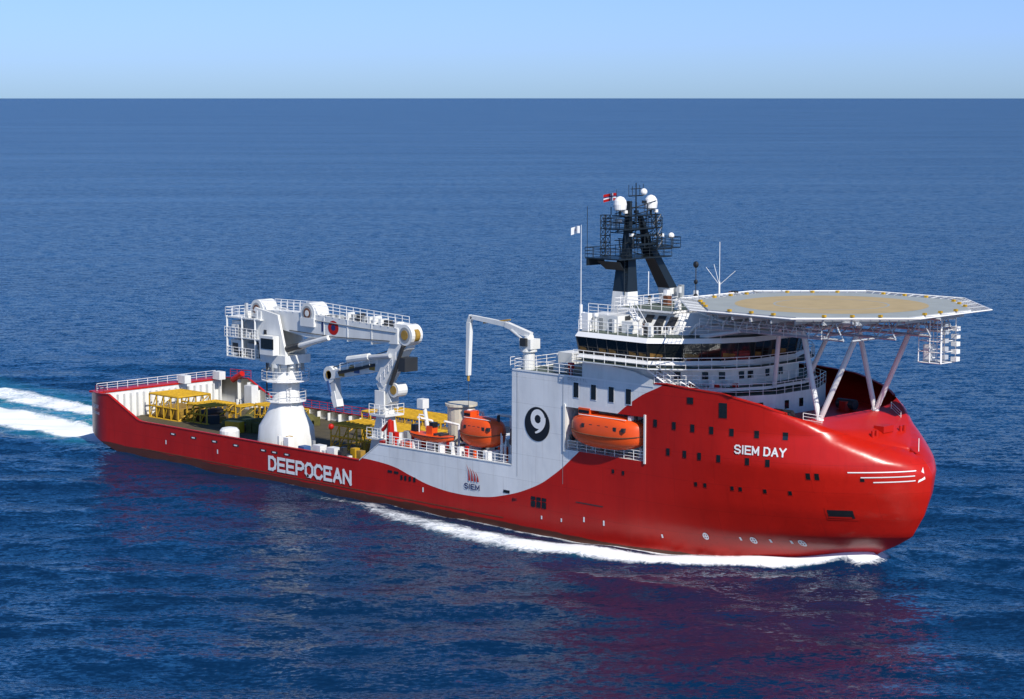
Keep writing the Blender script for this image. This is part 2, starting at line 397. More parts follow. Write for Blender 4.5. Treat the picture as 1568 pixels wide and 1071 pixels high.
# ------------------------------------------------------------ superstructure
sp=MB()
sp.rail([(73.4,-10.8,16.25),(82.6,-10.8,16.25)]); sp.rail([(73.4,-10.8,16.25),(73.4,10.8,16.25),(92,10.8,16.25)])
def sym(pl): return pl+[(x,-y) for x,y in reversed(pl)]
P0=sym([(91.9,-10.2),(95,-9.2),(98.6,-7),(100.4,-3.2)]); sp.prism(P0,13.45,15.6,'white',topmat='deckgreen')
sp.rail([(x,y,15.6) for x,y in P0[:-1]][0:7],sp=1.3)
P1=sym([(83,-10.6),(90.2,-10.6),(94.3,-8.2),(96.8,-5),(97.6,-2.6)])
sp.prism(P1,16.25,18.3,'white')
sp.add([(82.8,-11.02,16.4),(91.8,-11.02,16.4),(91.8,-11.02,16.9),(89.5,-11.02,17.5),(84.5,-11.02,18.0),(82.8,-11.02,18.0)],[(0,1,2,3,4,5)],'white'); sp.add([(82.8,-10.92,16.4),(91.8,-10.92,16.4),(91.8,-10.92,16.9),(89.5,-10.92,17.5),(84.5,-10.92,18.0),(82.8,-10.92,18.0)],[(5,4,3,2,1,0)],'white')
sp.rail([(x,y,16.3) for x,y in sym([(91.9,-10.9),(93.6,-10.2),(97.3,-7),(98.9,-3)])[:8]],sp=1.3)
sp.prism(sym([(91.9,-10.9),(93.8,-10.3),(97.5,-7),(99.1,-3)]),15.95,16.24,'white_clean',topmat='deckgreen')
for (xa,ya),(xb,yb_) in zip(P1[1:5],P1[2:6]):
    for u in (.3,.7):
        cx=xa+(xb-xa)*u; cy=ya+(yb_-ya)*u; ang=math.atan2(yb_-ya,xb-xa); sp.box(cx-.3,cx+.3,cy-.05,cy+.05,16.9,17.6,'glass',ang)
for (xa,ya),(xb,yb_) in zip(P0[0:4],P0[1:5]):
    for u in (.25,.6):
        cx=xa+(xb-xa)*u; cy=ya+(yb_-ya)*u; ang=math.atan2(yb_-ya,xb-xa); sp.box(cx-.3,cx+.3,cy-.05,cy+.05,14.1,14.9,'glass',ang)
sp.stair((93.6,-10.0,16.3),(90.9,-10.9,18.1),(0.3,.7,0)); sp.stair((97.8,-7.6,13.5),(94.6,-9.7,15.9),(.5,.6,0))
sp.box(73.9,75.8,-5,-3,16.2,17.6,'white'); sp.box(77,78.5,-9,-7.6,16.2,17.0,'white'); sp.tube((80.5,-10.2,16.2),(80.5,-10.2,17.4),.18,'red',n=8)
sp.box(80.3,80.8,-10.4,-10,16.9,17.5,'red')
for x in (75.5,77,79): sp.tube((x,-3,16.2),(x,-3,17.3),.3,'white',n=10); 
for i in range(16):
    x=random.uniform(92.5,97.5); a=random.uniform(-9,-4); sp.box(x,x+random.uniform(.2,.6),a,a+.4,16.25,16.25+random.uniform(.3,1.1),random.choice(('white','grey','white_clean','red')))
sp.obj('lower_superstructure',ship)
br=MB()
PB=[(82.6,-11.2),(91.4,-11.2),(93.9,-9.2),(96.2,-6.4),(97.6,-3.2)]
PBf=sym(PB)
def off(pl,d):
    out=[]
    for x,y in pl:
        v=Vector((x-88,y)); v.normalize(); out.append((x+v.x*d,y+v.y*d))
    return out
br.prism(off(PBf,-.5),18.05,18.35,'white_clean',top=off(PBf,.25)); br.prism(off(PBf,.25),18.35,18.7,'white_clean',top=off(PBf,.0))
lo=off(PBf,0);hi=off(PBf,.35)
br.prism(lo,18.7,20.4,'glass',top=hi)
br.prism(off(PBf,.5),20.4,20.85,'white_clean',top=off(PBf,.15),topmat='deckgreen')
nB=len(lo)
for i in range(nB-1):
    a0=Vector((*lo[i],18.7));a1=Vector((*lo[i+1],18.7));b0=Vector((*hi[i],20.4));b1=Vector((*hi[i+1],20.4))
    k=max(1,int((a1-a0).length/1.25))
    for j in range(k+1):
        br.tube(a0.lerp(a1,j/k),b0.lerp(b1,j/k),.05 if j%k else .1,'dark')
        if j<k and (i*3+j)%3!=1 and i<5:
            q=[a0.lerp(a1,(j+.12)/k),a0.lerp(a1,(j+.85)/k),b0.lerp(b1,(j+.85)/k),b0.lerp(b1,(j+.12)/k)]
            lo_=[q[0].lerp(q[3],.12),q[1].lerp(q[2],.12),q[1].lerp(q[2],.36),q[0].lerp(q[3],.44)]
            nrm=(q[1]-q[0]).cross(q[3]-q[0]).normalized()*.015
            br.add([v_+nrm for v_ in lo_],[(0,1,2,3)],'amber_reflection')  # warm reflection in each pane, painted as a coloured quad over the glass
WK=sym([(82.4,-11.9),(91.9,-11.9),(94.8,-9.8),(97.2,-7),(98.7,-3.4)])
br.prism(WK,17.98,18.08,'white_clean',topmat='deckgreen')
br.rail([(x,y,18.1) for x,y in WK],1.0,sp=1.3)
br.rail([(x,y,20.86) for x,y in off(PBf,.1)[:4]],1.1,sp=1.3)
br.rail([(80.8,-9,20.86),(80.8,8,20.86)]); br.box(80.6,83,-9.6,9.6,20.55,20.84,'white_clean'); br.rail([(80.8,-9.4,20.86),(84,-10.8,20.86)])
U0=sym([(85.0,-7.2),(92.0,-7.2),(95.6,-4.2),(96.4,-1.5)]); U1=sym([(85.4,-5.6),(90.4,-5.6),(92.4,-3.4),(92.9,-1.4)])
br.prism(U0,20.86,22.7,'white',top=U1,topmat='white')
for u in (.25,.55,.85):
    xa=86+u*5; br.add([(xa-.55,-7.03,21.2),(xa+.55,-7.03,21.2),(xa+.5,-6.05,22.4),(xa-.5,-6.05,22.4)],[(0,1,2,3)],'dark')
br.box(80.9,84.6,-4.5,4.5,16.25,22.4,'white'); br.rail([(81,-4.4,22.4),(84.5,-4.4,22.4),(84.5,4.4,22.4)],1.1); br.rail([(81,-4.4,22.4),(81,4.4,22.4)])
br.box(82,86,-9.5,-7.2,20.86,22.4,'white',0); br.box(86.6,88,-9.6,-8.3,20.86,22.0,'white'); br.stair((88.6,-8.6,20.9),(86,-7.4,22.7),(0,.7,0))
for x in (82.6,83.9,85.2): br.box(x-.25,x+.25,-9.56,-9.5,21.0,22.1,'grey')
br.rail([(82.1,-9.4,22.4),(85.9,-9.4,22.4),(85.9,-7.3,22.4)],1.0)
br.prism(sym([(83.5,-6.5),(90.3,-6.5)]),22.75,22.95,'white_clean',topmat='deckgreen'); br.rail([(83.6,-6.4,22.95),(90.2,-6.4,22.95),(90.2,6.4,22.95)],1.1,sp=1.2)
for i in range(34):
    x=random.uniform(81.2,91);y=random.uniform(-10.4,-7.4) if i%2 else random.uniform(-6,6); z=20.86 if i%2 else 22.95; h=random.uniform(.4,1.5);s_=random.uniform(.08,.3)
    br.box(x-s_,x+s_,y-s_,y+s_,z,z+h,random.choice(('white','white_clean','grey','dark','rust','white')))
for p in ((82.3,-10.3),(84,-10.4),(89,-10)): br.tube((*p,20.86),(*p,22.3),.08,'white_clean'); br.sphere((p[0],p[1],22.4),.25,'white_clean',8)
br.tube((81,-9.3,20.8),(81,-9.3,31.0),.05,'white_clean',r2=.025)
br.tube((81,-9.3,20.8),(81,-9.3,23.2),.16,'white_clean',n=8)
br.sphere((81.0,-8.4,21.7),.45,'white_clean',10); br.box(82.5,83.3,-10.8,-10.2,20.86,22.6,'white_clean')
x,y=88.8,-1.2
br.tube((x,y,22.9),(x,y,27.4),.06,'dark'); 
for z,r in ((24.0,.22),(25.4,.2),(27.1,.28)): br.sphere((x,y,z),r,'black',8,1.2)
br.box(x-.25,x+.25,y-.25,y+.25,22.9,23.4,'rust')
x,y=91.2,-.5
br.tube((x,y,22.9),(x,y,29.4),.03,'white_clean')
for dx,dz in ((-1.2,1.7),(1.4,1.4),(-.5,2)): br.tube((x,y,25.2),(x+dx,y+dx*.5,25.2+dz),.025,'white_clean')
br.tube((x,y,24.3),(x,y,25.5),.1,'white_clean')
br.obj('bridge',ship)
# ------------------------------------------------------------ mast
ms=MB()
def leg(p,q,wx0,wy0,wx1,wy1,mat):
    vs=[]
    for c,wx,wy in ((p,wx0,wy0),(q,wx1,wy1)):
        for a,b_ in ((-1,-1),(1,-1),(1,1),(-1,1)): vs.append((c[0]+a*wx/2,c[1]+b_*wy/2,c[2]))
    ms.add(vs,[(3,2,1,0),(4,5,6,7),(0,1,5,4),(1,2,6,5),(2,3,7,6),(3,0,4,7)],mat)
leg((80.4,-2.2,20.5),(80.2,-1.9,24.0),2.4,1.9,2.0,1.5,'white'); leg((80.2,-1.9,24.0),(80,-1.5,27.4),2.0,1.5,1.5,1.1,'mast')
leg((80.6,5.0,21),(80.4,4.4,24.0),1.7,1.3,1.6,1.2,'white'); leg((80.4,4.4,24.0),(80,1.8,28.2),1.6,1.2,1.3,1.0,'mast')
leg((80,-1.5,27.4),(79.9,-1.0,33.0),1.0,.6,.45,.35,'mast'); leg((80,1.8,28.2),(79.9,.6,31.6),1.0,.6,.45,.35,'mast')
def plat(x0,x1,y0,y1,z,rail=True):
    ms.box(x0,x1,y0,y1,z-.12,z,'mast')
    if rail: ms.rail([(x0,y0,z),(x1,y0,z),(x1,y1,z),(x0,y1,z)],1.0,'mast',.035,1.1,closed=True)
plat(77.2,81.8,-4.6,3.4,27.4); plat(78.6,81.6,1.2,5.0,28.2); plat(78.4,81.2,-3.2,2.6,30.3); plat(79,80.8,-2.6,2.4,31.6,False)
leg((77.6,-3.5,26.6),(77.6,-3.5,27.3),.2,2.5,.2,2.5,'mast'); leg((80,-4.2,27.1),(80,-3.2,26.2),3,.2,2.4,.1,'mast')
for y in (-2.4,2.3):
    ms.tube((79.9,y,31.6),(79.9,y,32.1),.14,'mast',n=8); ms.lathe(79.9,y,[(32.05,.42),(32.2,.62),(32.7,.68),(33.1,.6),(33.4,.38),(33.52,.1)],'white_clean',18)
ms.tube((79.9,0,31),(79.9,0,34.8),.1,'mast',r2=.05,n=6)
ms.tube((79.9,-1.1,33.5),(79.9,1.1,33.5),.06,'mast'); ms.tube((79.9,-.8,34.2),(79.9,.8,34.2),.04,'mast')
for y in (-1.1,-.55,.55,1.1): ms.tube((79.9,y,33.5),(79.9,y,34.4+.3*random.random()),.04,'mast')
ms.sphere((80.6,.4,33.9),.35,'white_clean',10); 
for z in (28.6,29.5): 
    ms.box(81.2,81.4,-1.8,1.6,z,z+.18,'mast'); ms.tube((80.6,0,z-.3),(81.3,0,z),.12,'mast')
for i in range(34):
    x=79.9+random.uniform(-1.6,1.8);y=random.uniform(-3.3,3.4);z=random.choice((27.4,28.3,30.3,31.6)); h=random.uniform(.5,1.5)
    ms.tube((x,y,z),(x,y,z+h),random.uniform(.03,.09),'mast')
    if random.random()<.4: ms.box(x-.18,x+.18,y-.18,y+.18,z+h,z+h+.3,random.choice(('mast','white_clean','mast')))
for i in range(18):
    z=27.6+random.random()*5; a=Vector((79.9+random.uniform(-1.3,1.3),-2.5+random.random(),z)); b_=Vector((79.9+random.uniform(-1.3,1.3),1.5+random.random(),z+random.uniform(-1,1.4)))
    ms.tube(a,b_,.05,'mast')
ms.lattice((78.3,-2.8,27.5),(78.3,-2.8,31.6),.7,.7,'mast',6,.05,.035)
ms.lattice((81.2,1.9,28.3),(81.2,1.6,31.6),.7,.7,'mast',5,.05,.035)
ms.sphere((80.6,4.7,29.3),.32,'white_clean',8); ms.tube((80.6,4.7,28.2),(80.6,4.7,29.2),.06,'mast')
ms.tube((77.3,-4.4,27.4),(77.3,-4.4,32.5),.04,'mast')
ms.tube((82,-.4,22.4),(82,-.4,26),.05,'white_clean'); ms.ladder((80.9,-2.6,21),(80.7,-2.3,27.2),(0,.5,0),'mast')
ms.obj('mast',ship)
fl=MB()
def flag(x,y,z,w,h,cols):
    nx=10; vs=[]
    for i in range(nx+1):
        u=i/nx; dy=.12*math.sin(u*7)
        for j in range(7): vs.append((x-w*u,y-dy-.1*u,z+h*(j/6)-.25*u*u))
    for i in range(nx):
        for j in range(6):
            a=i*7+j; fl.add([vs[a],vs[a+7],vs[a+8],vs[a+1]],[(0,1,2,3)],cols(i,j))
flag(79.6,-2.6,33.1,1.6,.75,lambda i,j:'navy' if (j in (3,) or i==3) else 'white_clean' if (j in(2,) or i in(2,4)) else 'red')
fl.tube((79.6,-2.6,30.3),(79.6,-2.6,34.2),.03,'mast')
fl.obj('norwegian_flag')
fl=MB()
flag(80.9,-9.4,30.2,1.0,.7,lambda i,j:'red' if (i in (4,5) and j in (2,3)) else 'white_clean')
fl.obj('signal_flag')

# ------------------------------------------------------------ helideck
hd=MB(); HX,HY,HZ=103.9,.4,24.1
def octo(r,n=8,ph=math.pi/8): return [(HX+r*math.cos(2*math.pi*i/n+ph),HY+r*math.sin(2*math.pi*i/n+ph)) for i in range(n)]
O=octo(13.0); hd.prism(O,23.75,HZ,'steel',topmat='heligrey')
def disc(r,z,mat,r0=None,n=64):
    if r0 is None: hd.add([(x,y,z) for x,y in octo(r,n,0)],[tuple(range(n))],mat)
    else:
        a=octo(r,n,0);b_=octo(r0,n,0); hd.add([(x,y,z) for x,y in a]+[(x,y,z) for x,y in b_],[(i,(i+1)%n,n+(i+1)%n,n+i) for i in range(n)],mat)
disc(9.0,HZ+.005,'helitan'); disc(5.4,HZ+.012,'heligrey',5.2)
O2=octo(14.9)
for i in range(8):
    a=Vector((*O[i],HZ-.2));b_=Vector((*O[(i+1)%8],HZ-.2));c=Vector((*O2[i],HZ+.02));d=Vector((*O2[(i+1)%8],HZ+.02))
    hd.tube(c,d,.07,'white_clean'); hd.tube(a,b_,.09,'white_clean')
    for k in range(13):
        hd.tube(a.lerp(b_,k/12),c.lerp(d,k/12),.04 if k%3 else .08,'steel')
    for u in (.2,.4,.6,.8): hd.tube(a.lerp(c,u),b_.lerp(d,u),.025,'steel')
    for k in range(1,4): 
        p=a.lerp(b_,k/4); hd.box(p.x-.15,p.x+.15,p.y-.15,p.y+.15,HZ,HZ+.2,'yellow')
hd.obj('helideck',ship)
ht=MB()
def chord(y,x0,x1,zb_=22.0):
    nn=int((x1-x0)/2.2); 
    ht.tube((x0,y,23.6),(x1,y,23.6),.14,'steel'); ht.tube((x0+1,y,zb_),(x1-1,y,zb_),.13,'steel')
    for i in range(nn):
        xa=x0+1+(x1-x0-2)*i/nn; xb=x0+1+(x1-x0-2)*(i+1)/nn; xm=(xa+xb)/2
        ht.tube((xa,y,zb_),(xm,y,23.6),.075,'steel'); ht.tube((xm,y,23.6),(xb,y,zb_),.075,'steel')
for y in (-8.5,-4.3,0,4.3,8.5):
    w=math.sqrt(max(1,12.3**2-y*y)); chord(y,HX-w,HX+w)
for i in range(-5,6):
    x=HX+i*2.2; w=math.sqrt(max(1,12.2**2-(i*2.2)**2)); ht.box(x-.08,x+.08,-w+HY,w+HY,23.35,23.7,'steel')
    if i%2==0:
        w=min(w,8.5); ht.tube((x,-w,22),(x,w,22),.1,'steel')
        ys=[-8.5,-4.3,0,4.3,8.5]
        for ya,yb_ in zip(ys[:-1],ys[1:]):
            if abs(ya)<=w and abs(yb_)<=w: ht.tube((x,ya,22),(x,yb_,23.5),.07,'steel')
for sg in (-1,1):
    f=(106.3,sg*4.4,13.8)
    ht.tube(f,(104.2,sg*4.3,22),.26,'white',n=10); ht.tube(f,(110.2,sg*4.3,22),.26,'white',n=10)
    ht.tube((106.3,sg*4.4,13.2),(106.3,sg*4.4,14.2),.6,'white',r2=.35,n=10)
    ht.tube((95.0,sg*5,20.9),(98.5,sg*4.3,22),.2,'white',n=8); ht.tube((92.5,sg*6.5,20.9),(95,sg*8.3,22.2),.18,'white',n=8)
    ht.tube((94.5,sg*7.2,20.9),(100.2,sg*8.5,22),.2,'white',n=8); ht.tube((99.6,sg*2.5,16.2),(101.5,sg*4.3,22),.22,'white',n=8)
    ht.tube((91.6,sg*4,22.8),(95.5,sg*4.3,22),.16,'white',n=8)
    ht.rail([(96,sg*9.3,22.0),(110,sg*9.3,22.0)],.9,sp=1.4,r=.03)
ht.tube((104.2,-4.3,22),(104.2,4.3,22),.18,'white',n=8)
x0,x1,y0,y1=112.2,114.6,2.6,5.0
for x in (x0,x1,(x0+x1)/2):
    for y in (y0,y1): ht.tube((x,y,19.2),(x,y,23.4),.06,'white_clean')
for z in (19.2,20.2,21.2,22.2,23.2):
    ht.poly([(x0,y0,z),(x1,y0,z),(x1,y1,z),(x0,y1,z),(x0,y0,z)],.045,'white_clean')
ht.box(x0,x1,y0,y1,19.15,19.25,'steel'); ht.box(x0+.3,x0+1.1,y0+.3,y0+1.1,19.3,20.8,'white_clean'); ht.ladder((x1-.3,y0+.2,19.2),(x1-.3,y0+.2,23.4),(.5,0,0))
for i in range(5): ht.box(x1,x1+.3,y0+.2,y0+.8,19.6+i*.75,20.0+i*.75,'steel'); ht.box(x1-.1,x1+.5,y1-.6,y1,19.3+i*.7,19.7+i*.7,'white_clean')
ht.obj('helideck_support_truss',ship)
ff=MB()
for sg in (-1,1):
    ff.lathe(102.5,sg*5.0,[(13.5,.7),(14.4,.7)],'red',12); ff.tube((101.6,sg*5.0,14.1),(103.6,sg*5.0,14.1),.5,'dark',n=12)
ff.rail([(105.8,-6.2,13.8),(107.4,-5.5,13.6)],.9,'white_clean',.03); ff.rail([(107.0,6.0,13.8),(108.8,5.0,13.2)],.8,'white_clean',.03)
ff.box(109.8,110.9,-.8,.8,12.8,13.4,'red'); ff.tube((114.2,0,11.4),(114.2,0,12.6),.04,'white_clean')
for y in (-2.2,2.2): ff.tube((110.9,y-.3,12.5),(110.9,y-.3,13.2),.16,'red',n=8); ff.tube((110.9,y+.3,12.5),(110.9,y+.3,13.2),.16,'red',n=8)
ff.obj('forecastle_fittings',ship)
bb=MB(); bb.sphere((0,0,0),1,'rust',20)
bo=bb.obj('bulbous_bow',ship,smooth=60); bo.scale=(5.2,1.3,1.25); bo.location=(109.2,0,-.95)

# ------------------------------------------------------------ lifeboats
def boat(name,c,L,W,H,enclosed=True):
    e=empty(name); m=MB(); nx=24; ny=16; vs=[]
    for i in range(nx+1):
        t=-1+2*i/nx; w=W/2*max(0,1-abs(t)**3.2)**.6+.02; rise=.22*H*abs(t)**3
        for j in range(ny+1):
            a=math.pi*2*j/ny; cy=math.cos(a);sy=math.sin(a)
            y=w*(abs(cy)**.7)*(1 if cy>0 else -1)
            if sy>=0: z=(H*.58)*(abs(sy)**.75)*(1-.55*abs(t)**3.5) if enclosed else .12*sy
            else: z=-(H*.42)*(abs(sy)**.8)*(1-.5*abs(t)**3)+0
            vs.append((c[0]+t*L/2,c[1]+y,c[2]+z+rise*.4))
    fs=[(i*(ny+1)+j,(i+1)*(ny+1)+j,(i+1)*(ny+1)+j+1,i*(ny+1)+j+1) for i in range(nx) for j in range(ny)]
    m.add(vs,fs,'orange')
    m.obj('shell',e,smooth=50,merge=True)
    d=MB()
    pts=[]
    for i in range(nx+1):
        t=-1+2*i/nx; w=W/2*max(0,1-abs(t)**3.2)**.6+.05; pts.append((c[0]+t*L/2,c[1]-w,c[2]+.22*H*abs(t)**3*.4))
    d.poly(pts,.06,'rust' if enclosed else 'black'); d.poly([(x,2*c[1]-y,z) for x,y,z in pts],.06,'rust')
    if enclosed:
        d.box(c[0]-L*.36,c[0]-L*.2,c[1]-W*.22,c[1]+W*.22,c[2]+H*.5,c[2]+H*.72,'orange')
        d.box(c[0]-L*.35,c[0]-L*.21,c[1]-W*.23,c[1]+W*.23,c[2]+H*.57,c[2]+H*.66,'glass')
        for k in range(-2,4): d.box(c[0]+k*L*.11-.18,c[0]+k*L*.11+.18,c[1]-W*.475,c[1]-W*.3,c[2]+H*.2,c[2]+H*.31,'dark')
        d.poly([(c[0]-L*.33,c[1]-W*.3,c[2]+H*.53),(c[0]+L*.33,c[1]-W*.3,c[2]+H*.53)],.035,'white_clean')
        for t in (-.38,.38): d.box(c[0]+t*L-.12,c[0]+t*L+.12,c[1]-.12,c[1]+.12,c[2]+H*.35,c[2]+H*.7,'dark')
        d.tube((c[0]-L*.49,c[1],c[2]-H*.25),(c[0]-L*.52,c[1],c[2]-H*.25),.3,'dark',n=10)
    else:
        d.box(c[0]-.5,c[0]+.4,c[1]-.4,c[1]+.4,c[2],c[2]+1.0,'orange'); d.box(c[0]-.1,c[0]+.5,c[1]-.35,c[1]+.35,c[2]+.9,c[2]+1.4,'black')
        d.poly([(c[0]-2,c[1],c[2]),(c[0]-2,c[1],c[2]+2),(c[0]-1.3,c[1],c[2]+2)],.07,'white_clean')
        d.box(c[0]-2.9,c[0]-2.2,c[1]-.35,c[1]+.35,c[2],c[2]+.9,'black')
        for t in (.8,1.6): d.box(c[0]+t,c[0]+t+.35,c[1]-.6,c[1]+.6,c[2]+.1,c[2]+.35,'dark')
    d.obj('fittings',e)
    return e
boat('lifeboat',(85.7,-10.4,11.0),9.3,3.1,3.3); boat('lifeboat',(66.6,-8.6,8.7),6.0,2.8,3.2); boat('rescue_boat',(59.6,-9.2,7.9),6.6,2.1,1.5,False)
# ------------------------------------------------------------ mid deck structures
md=MB()
md.box(60,73.1,-10.6,-5.0,3.25,6.3,'white'); md.rail([(54,-10.7,6.4),(73,-10.7,6.4)],1.0,sp=1.3)
for x in (64.6,68.8):
    md.box(x-.2,x+.2,-10.2,-7,6.3,7.3,'white_clean'); md.tube((x,-6.6,6.3),(x,-6.6,10.6),.18,'white_clean',n=6); md.tube((x,-6.6,10.6),(x,-8.8,11.0),.15,'white_clean',n=6)
for x in (57.5,61.6):
    md.tube((x,-7.2,5.5),(x,-7.2,9),.14,'white_clean',n=6); md.tube((x,-7.2,9),(x,-9.3,9.6),.12,'white_clean',n=6); md.box(x-.15,x+.15,-10.1,-8.3,6.3,7.1,'white_clean')
md.box(54.5,60,-10.0,-5.5,3.25,5.9,'white')
md.tube((57.7,-8,8),(57.0,-8,11.1),.22,'white',n=8); md.box(56.5,57.4,-8.5,-7.6,10.4,11.4,'white')
md.lathe(59.9,-5.2,[(6,1.45),(10.6,1.5),(10.7,1.75),(10.95,1.75),(10.9,1.3)],'cream',20)
md.box(61.2,64.2,-3,1,3.2,7.2,'white'); md.box(68,73,-1,9,3.2,10,'white'); md.box(56,60,3,8,3.2,7.4,'grey')
for i in range(60):
    x=random.uniform(53,72.5);y=random.uniform(-10.2,-6.5);s_=random.uniform(.1,.4);h=random.uniform(.3,1.3)
    md.box(x-s_,x+s_,y-s_,y+s_,6.3,6.3+h,random.choice(('white','white_clean','grey','dark','orange','red','white')))
for i in range(10):
    x=random.uniform(69.5,72.8); md.tube((x,-9,6.3),(x,-9,random.uniform(8,10)),.07,'white_clean')
md.sphere((71.8,-9.4,8.6),.45,'dark',8); md.tube((72.2,-9.8,8.4),(72.2,-9.8,10),.3,'dark',n=8)
md.tube((52.3,-8.5,4.5),(52.3,-8.5,8.6),.55,'red',r2=.35,n=10); md.box(51.4,53.2,-9.3,-7.8,5.6,6.4,'red'); md.tube((52.3,-8.5,8.6),(51.0,-8.5,7.4),.2,'red',n=6)
md.box(53.3,54.1,-9.5,-8.9,6,7.6,'red')
for x in (41.2,43.6): md.box(x,x+1.3,-10.2,-9.2,3.2,4.9,'white')
md.lathe(24.8,-9.0,[(3.2,1.15),(4.6,1.15),(4.9,.9),(5.0,.4)],'white',16)
md.box(39.2,40.2,-10.6,-9.6,3.2,4.6,'blue'); md.box(45.5,46.5,-9.9,-9,3.2,4.3,'dark')
for i in range(22):
    x=random.uniform(34,52);y=random.uniform(-10.3,-8.2);s_=random.uniform(.15,.5); md.box(x-s_,x+s_,y-s_,y+s_,3.2,3.2+random.uniform(.6,1.9),random.choice(('white','white_clean','grey','dark','yellow','gold')))
md.obj('midship_deck_equipment',ship,bevel=0)

def frame(m,x0,x1,y0,y1,z0,z1,mat,nx=4,r=.12):
    for y in (y0,y1):
        for z in (z0,(z0+z1)/2,z1): m.tube((x0,y,z),(x1,y,z),r,mat)
        for i in range(nx+1):
            x=x0+(x1-x0)*i/nx; m.tube((x,y,z0),(x,y,z1),r,mat)
            if i<nx: m.tube((x,y,z0),(x0+(x1-x0)*(i+1)/nx,y,z1),r*.7,mat)
    for x in (x0,x1):
        for z in (z0,z1): m.tube((x,y0,z),(x,y1,z),r,mat)
        m.tube((x,y0,z0),(x,y1,z1),r*.7,mat)
    for i in range(1,nx*2):
        x=x0+(x1-x0)*i/nx/2; m.tube((x,y0,z1),(x,y1,z1),r*.8,mat)
c=MB(); frame(c,1.5,7.5,-3.5,1.5,3.2,6.2,'yellow'); frame(c,8,12,-2.5,2,3.2,5.4,'yellow',3); c.box(2,7,-3,1,3.3,4.6,'gold'); c.tube((9,-1.5,3.9),(9,2,3.9),.75,'black',n=16); c.obj('yellow_cargo_frame')
c=MB(); frame(c,41,50.5,-3.5,2,3.2,6.1,'yellow',7); frame(c,36,40.5,-3,2,3.2,5.9,'yellow',3); c.box(41.5,50,-3.2,1.5,3.3,4.4,'gold'); c.obj('yellow_cargo_frame')
c=MB(); frame(c,33.5,47,4,9,3.2,6.4,'yellow',9); c.box(34,46.5,4.2,8.8,3.3,5,'gold'); c.obj('yellow_cargo_frame')
c=MB()
for i in range(16):
    x=12+random.random()*9;y=-2+random.random()*9; c.sphere((x,y,3.5),random.uniform(.8,1.7),'olive',10,.65)
for i in range(34):
    x=10+random.random()*13;y=-4+random.random()*12; s_=random.uniform(.3,1.2); c.box(x-s_,x+s_,y-s_*.5,y+s_*.5,3.2,3.2+random.uniform(.4,1.7),random.choice(('olive','olive','olive','yellow','gold','dark')),random.random()*3)
for i in range(4): 
    x=11+i*2.4; frame(c,x,x+2,2+(i%2)*2,5+(i%2)*2,3.2,5.0+.3*(i%3),'yellow',2,.07)
c.obj('deck_cargo')
aft=MB()
aft.rail([(-1.5,-9.3,6.78),(-1.5,9.3,6.78)],.9,'white_clean'); aft.rail([(10,10.85,4.3),(30,10.85,4.3)],1.0,'red')
aft.rail([(0,10.6,6.9),(4,10.85,7.0)],1.0,'red'); aft.rail([(-1.5,-9.5,6.78),(3,-10.8,7.0)],.7,'red')
for p in ((.2,3),( .3,8.5)): aft.box(p[0]-.7,p[0]+.7,p[1]-.5,p[1]+.5,6.78,7.8,'white')
aft.tube((1,10.2,6.6),(3,10.2,7.6),.4,'red',n=8); aft.box(4.5,6,9.3,10.4,3.2,6.3,'white')
for x in (2.5,6.5): 
    for sg in (-1,1): aft.tube((x,sg*9.8,3.2),(x,sg*9.8,4.2),.25,'white',n=8); aft.tube((x+.8,sg*9.8,3.2),(x+.8,sg*9.8,4.2),.25,'white',n=8)
aft.obj('aft_deck_fittings',ship)

# ------------------------------------------------------------ main crane
crane=empty('knuckle_boom_crane'); k=MB(); CX,CY=31.6,-6.
def oct_sec(r,sq):
    out=[]
    for i in range(24):
        t=2*math.pi*i/24; c_,s_=math.cos(t),math.sin(t); e=1-sq*.5
        out.append((r*math.copysign(abs(c_)**e,c_),r*math.copysign(abs(s_)**e,s_)))
    return out
rings=[(3.2,2.9,.95),(5.6,2.7,.95),(7.0,2.1,.6),(8.2,1.75,.2),(8.8,1.6,0),(12.4,1.55,0),(12.5,1.95,0),(13.0,1.95,0)]
vs=[];
for z,r,sq in rings: vs+=[(CX+x,CY+y,z) for x,y in oct_sec(r,sq)]
k.add(vs,[(j*24+i,j*24+(i+1)%24,(j+1)*24+(i+1)%24,(j+1)*24+i) for j in range(len(rings)-1) for i in range(24)],'white')
k.obj('pedestal',crane,smooth=35)
k=MB()
for z,r in ((8.5,2.4),(10.9,2.8)):
    ptsr=[(CX+r*math.cos(2*math.pi*i/12),CY+r*math.sin(2*math.pi*i/12)) for i in range(12)]
    k.prism(ptsr,z,z+.1,'white_clean'); k.rail([(x,y,z+.1) for x,y in ptsr],1.1,closed=True,sp=1.3)
k.ladder((CX+1.6,CY-.9,3.4),(CX+1.65,CY-.9,11),(.35,.3,0)); k.tube((CX-1,CY-2,9),(CX-1,CY-2,13),.12,'dark')
for t in range(0,12): 
    a=t*math.pi/6; k.box(CX+2.0*math.cos(a)-.12,CX+2.0*math.cos(a)+.12,CY+2.0*math.sin(a)-.12,CY+2.0*math.sin(a)+.12,12.1,12.9,'grey')
k.box(CX-2.3,CX+2.2,CY-1.9,CY+1.9,13.0,14.0,'white')
for sg in (-1,1):
    y=CY+sg*1.45
    vs=[(CX-2.2,y-.15,14.0),(CX+2.0,y-.15,14.0),(CX+.6,y-.15,18.6),(CX-3.4,y-.15,19.2),(CX-3.4,y-.15,16)]
    vs2=[(a,b_+.3,c_) for a,b_,c_ in vs]
    k.add(vs+vs2,[tuple(range(5)),tuple(range(9,4,-1))]+[(i,(i+1)%5,5+(i+1)%5,5+i) for i in range(5)],'white')
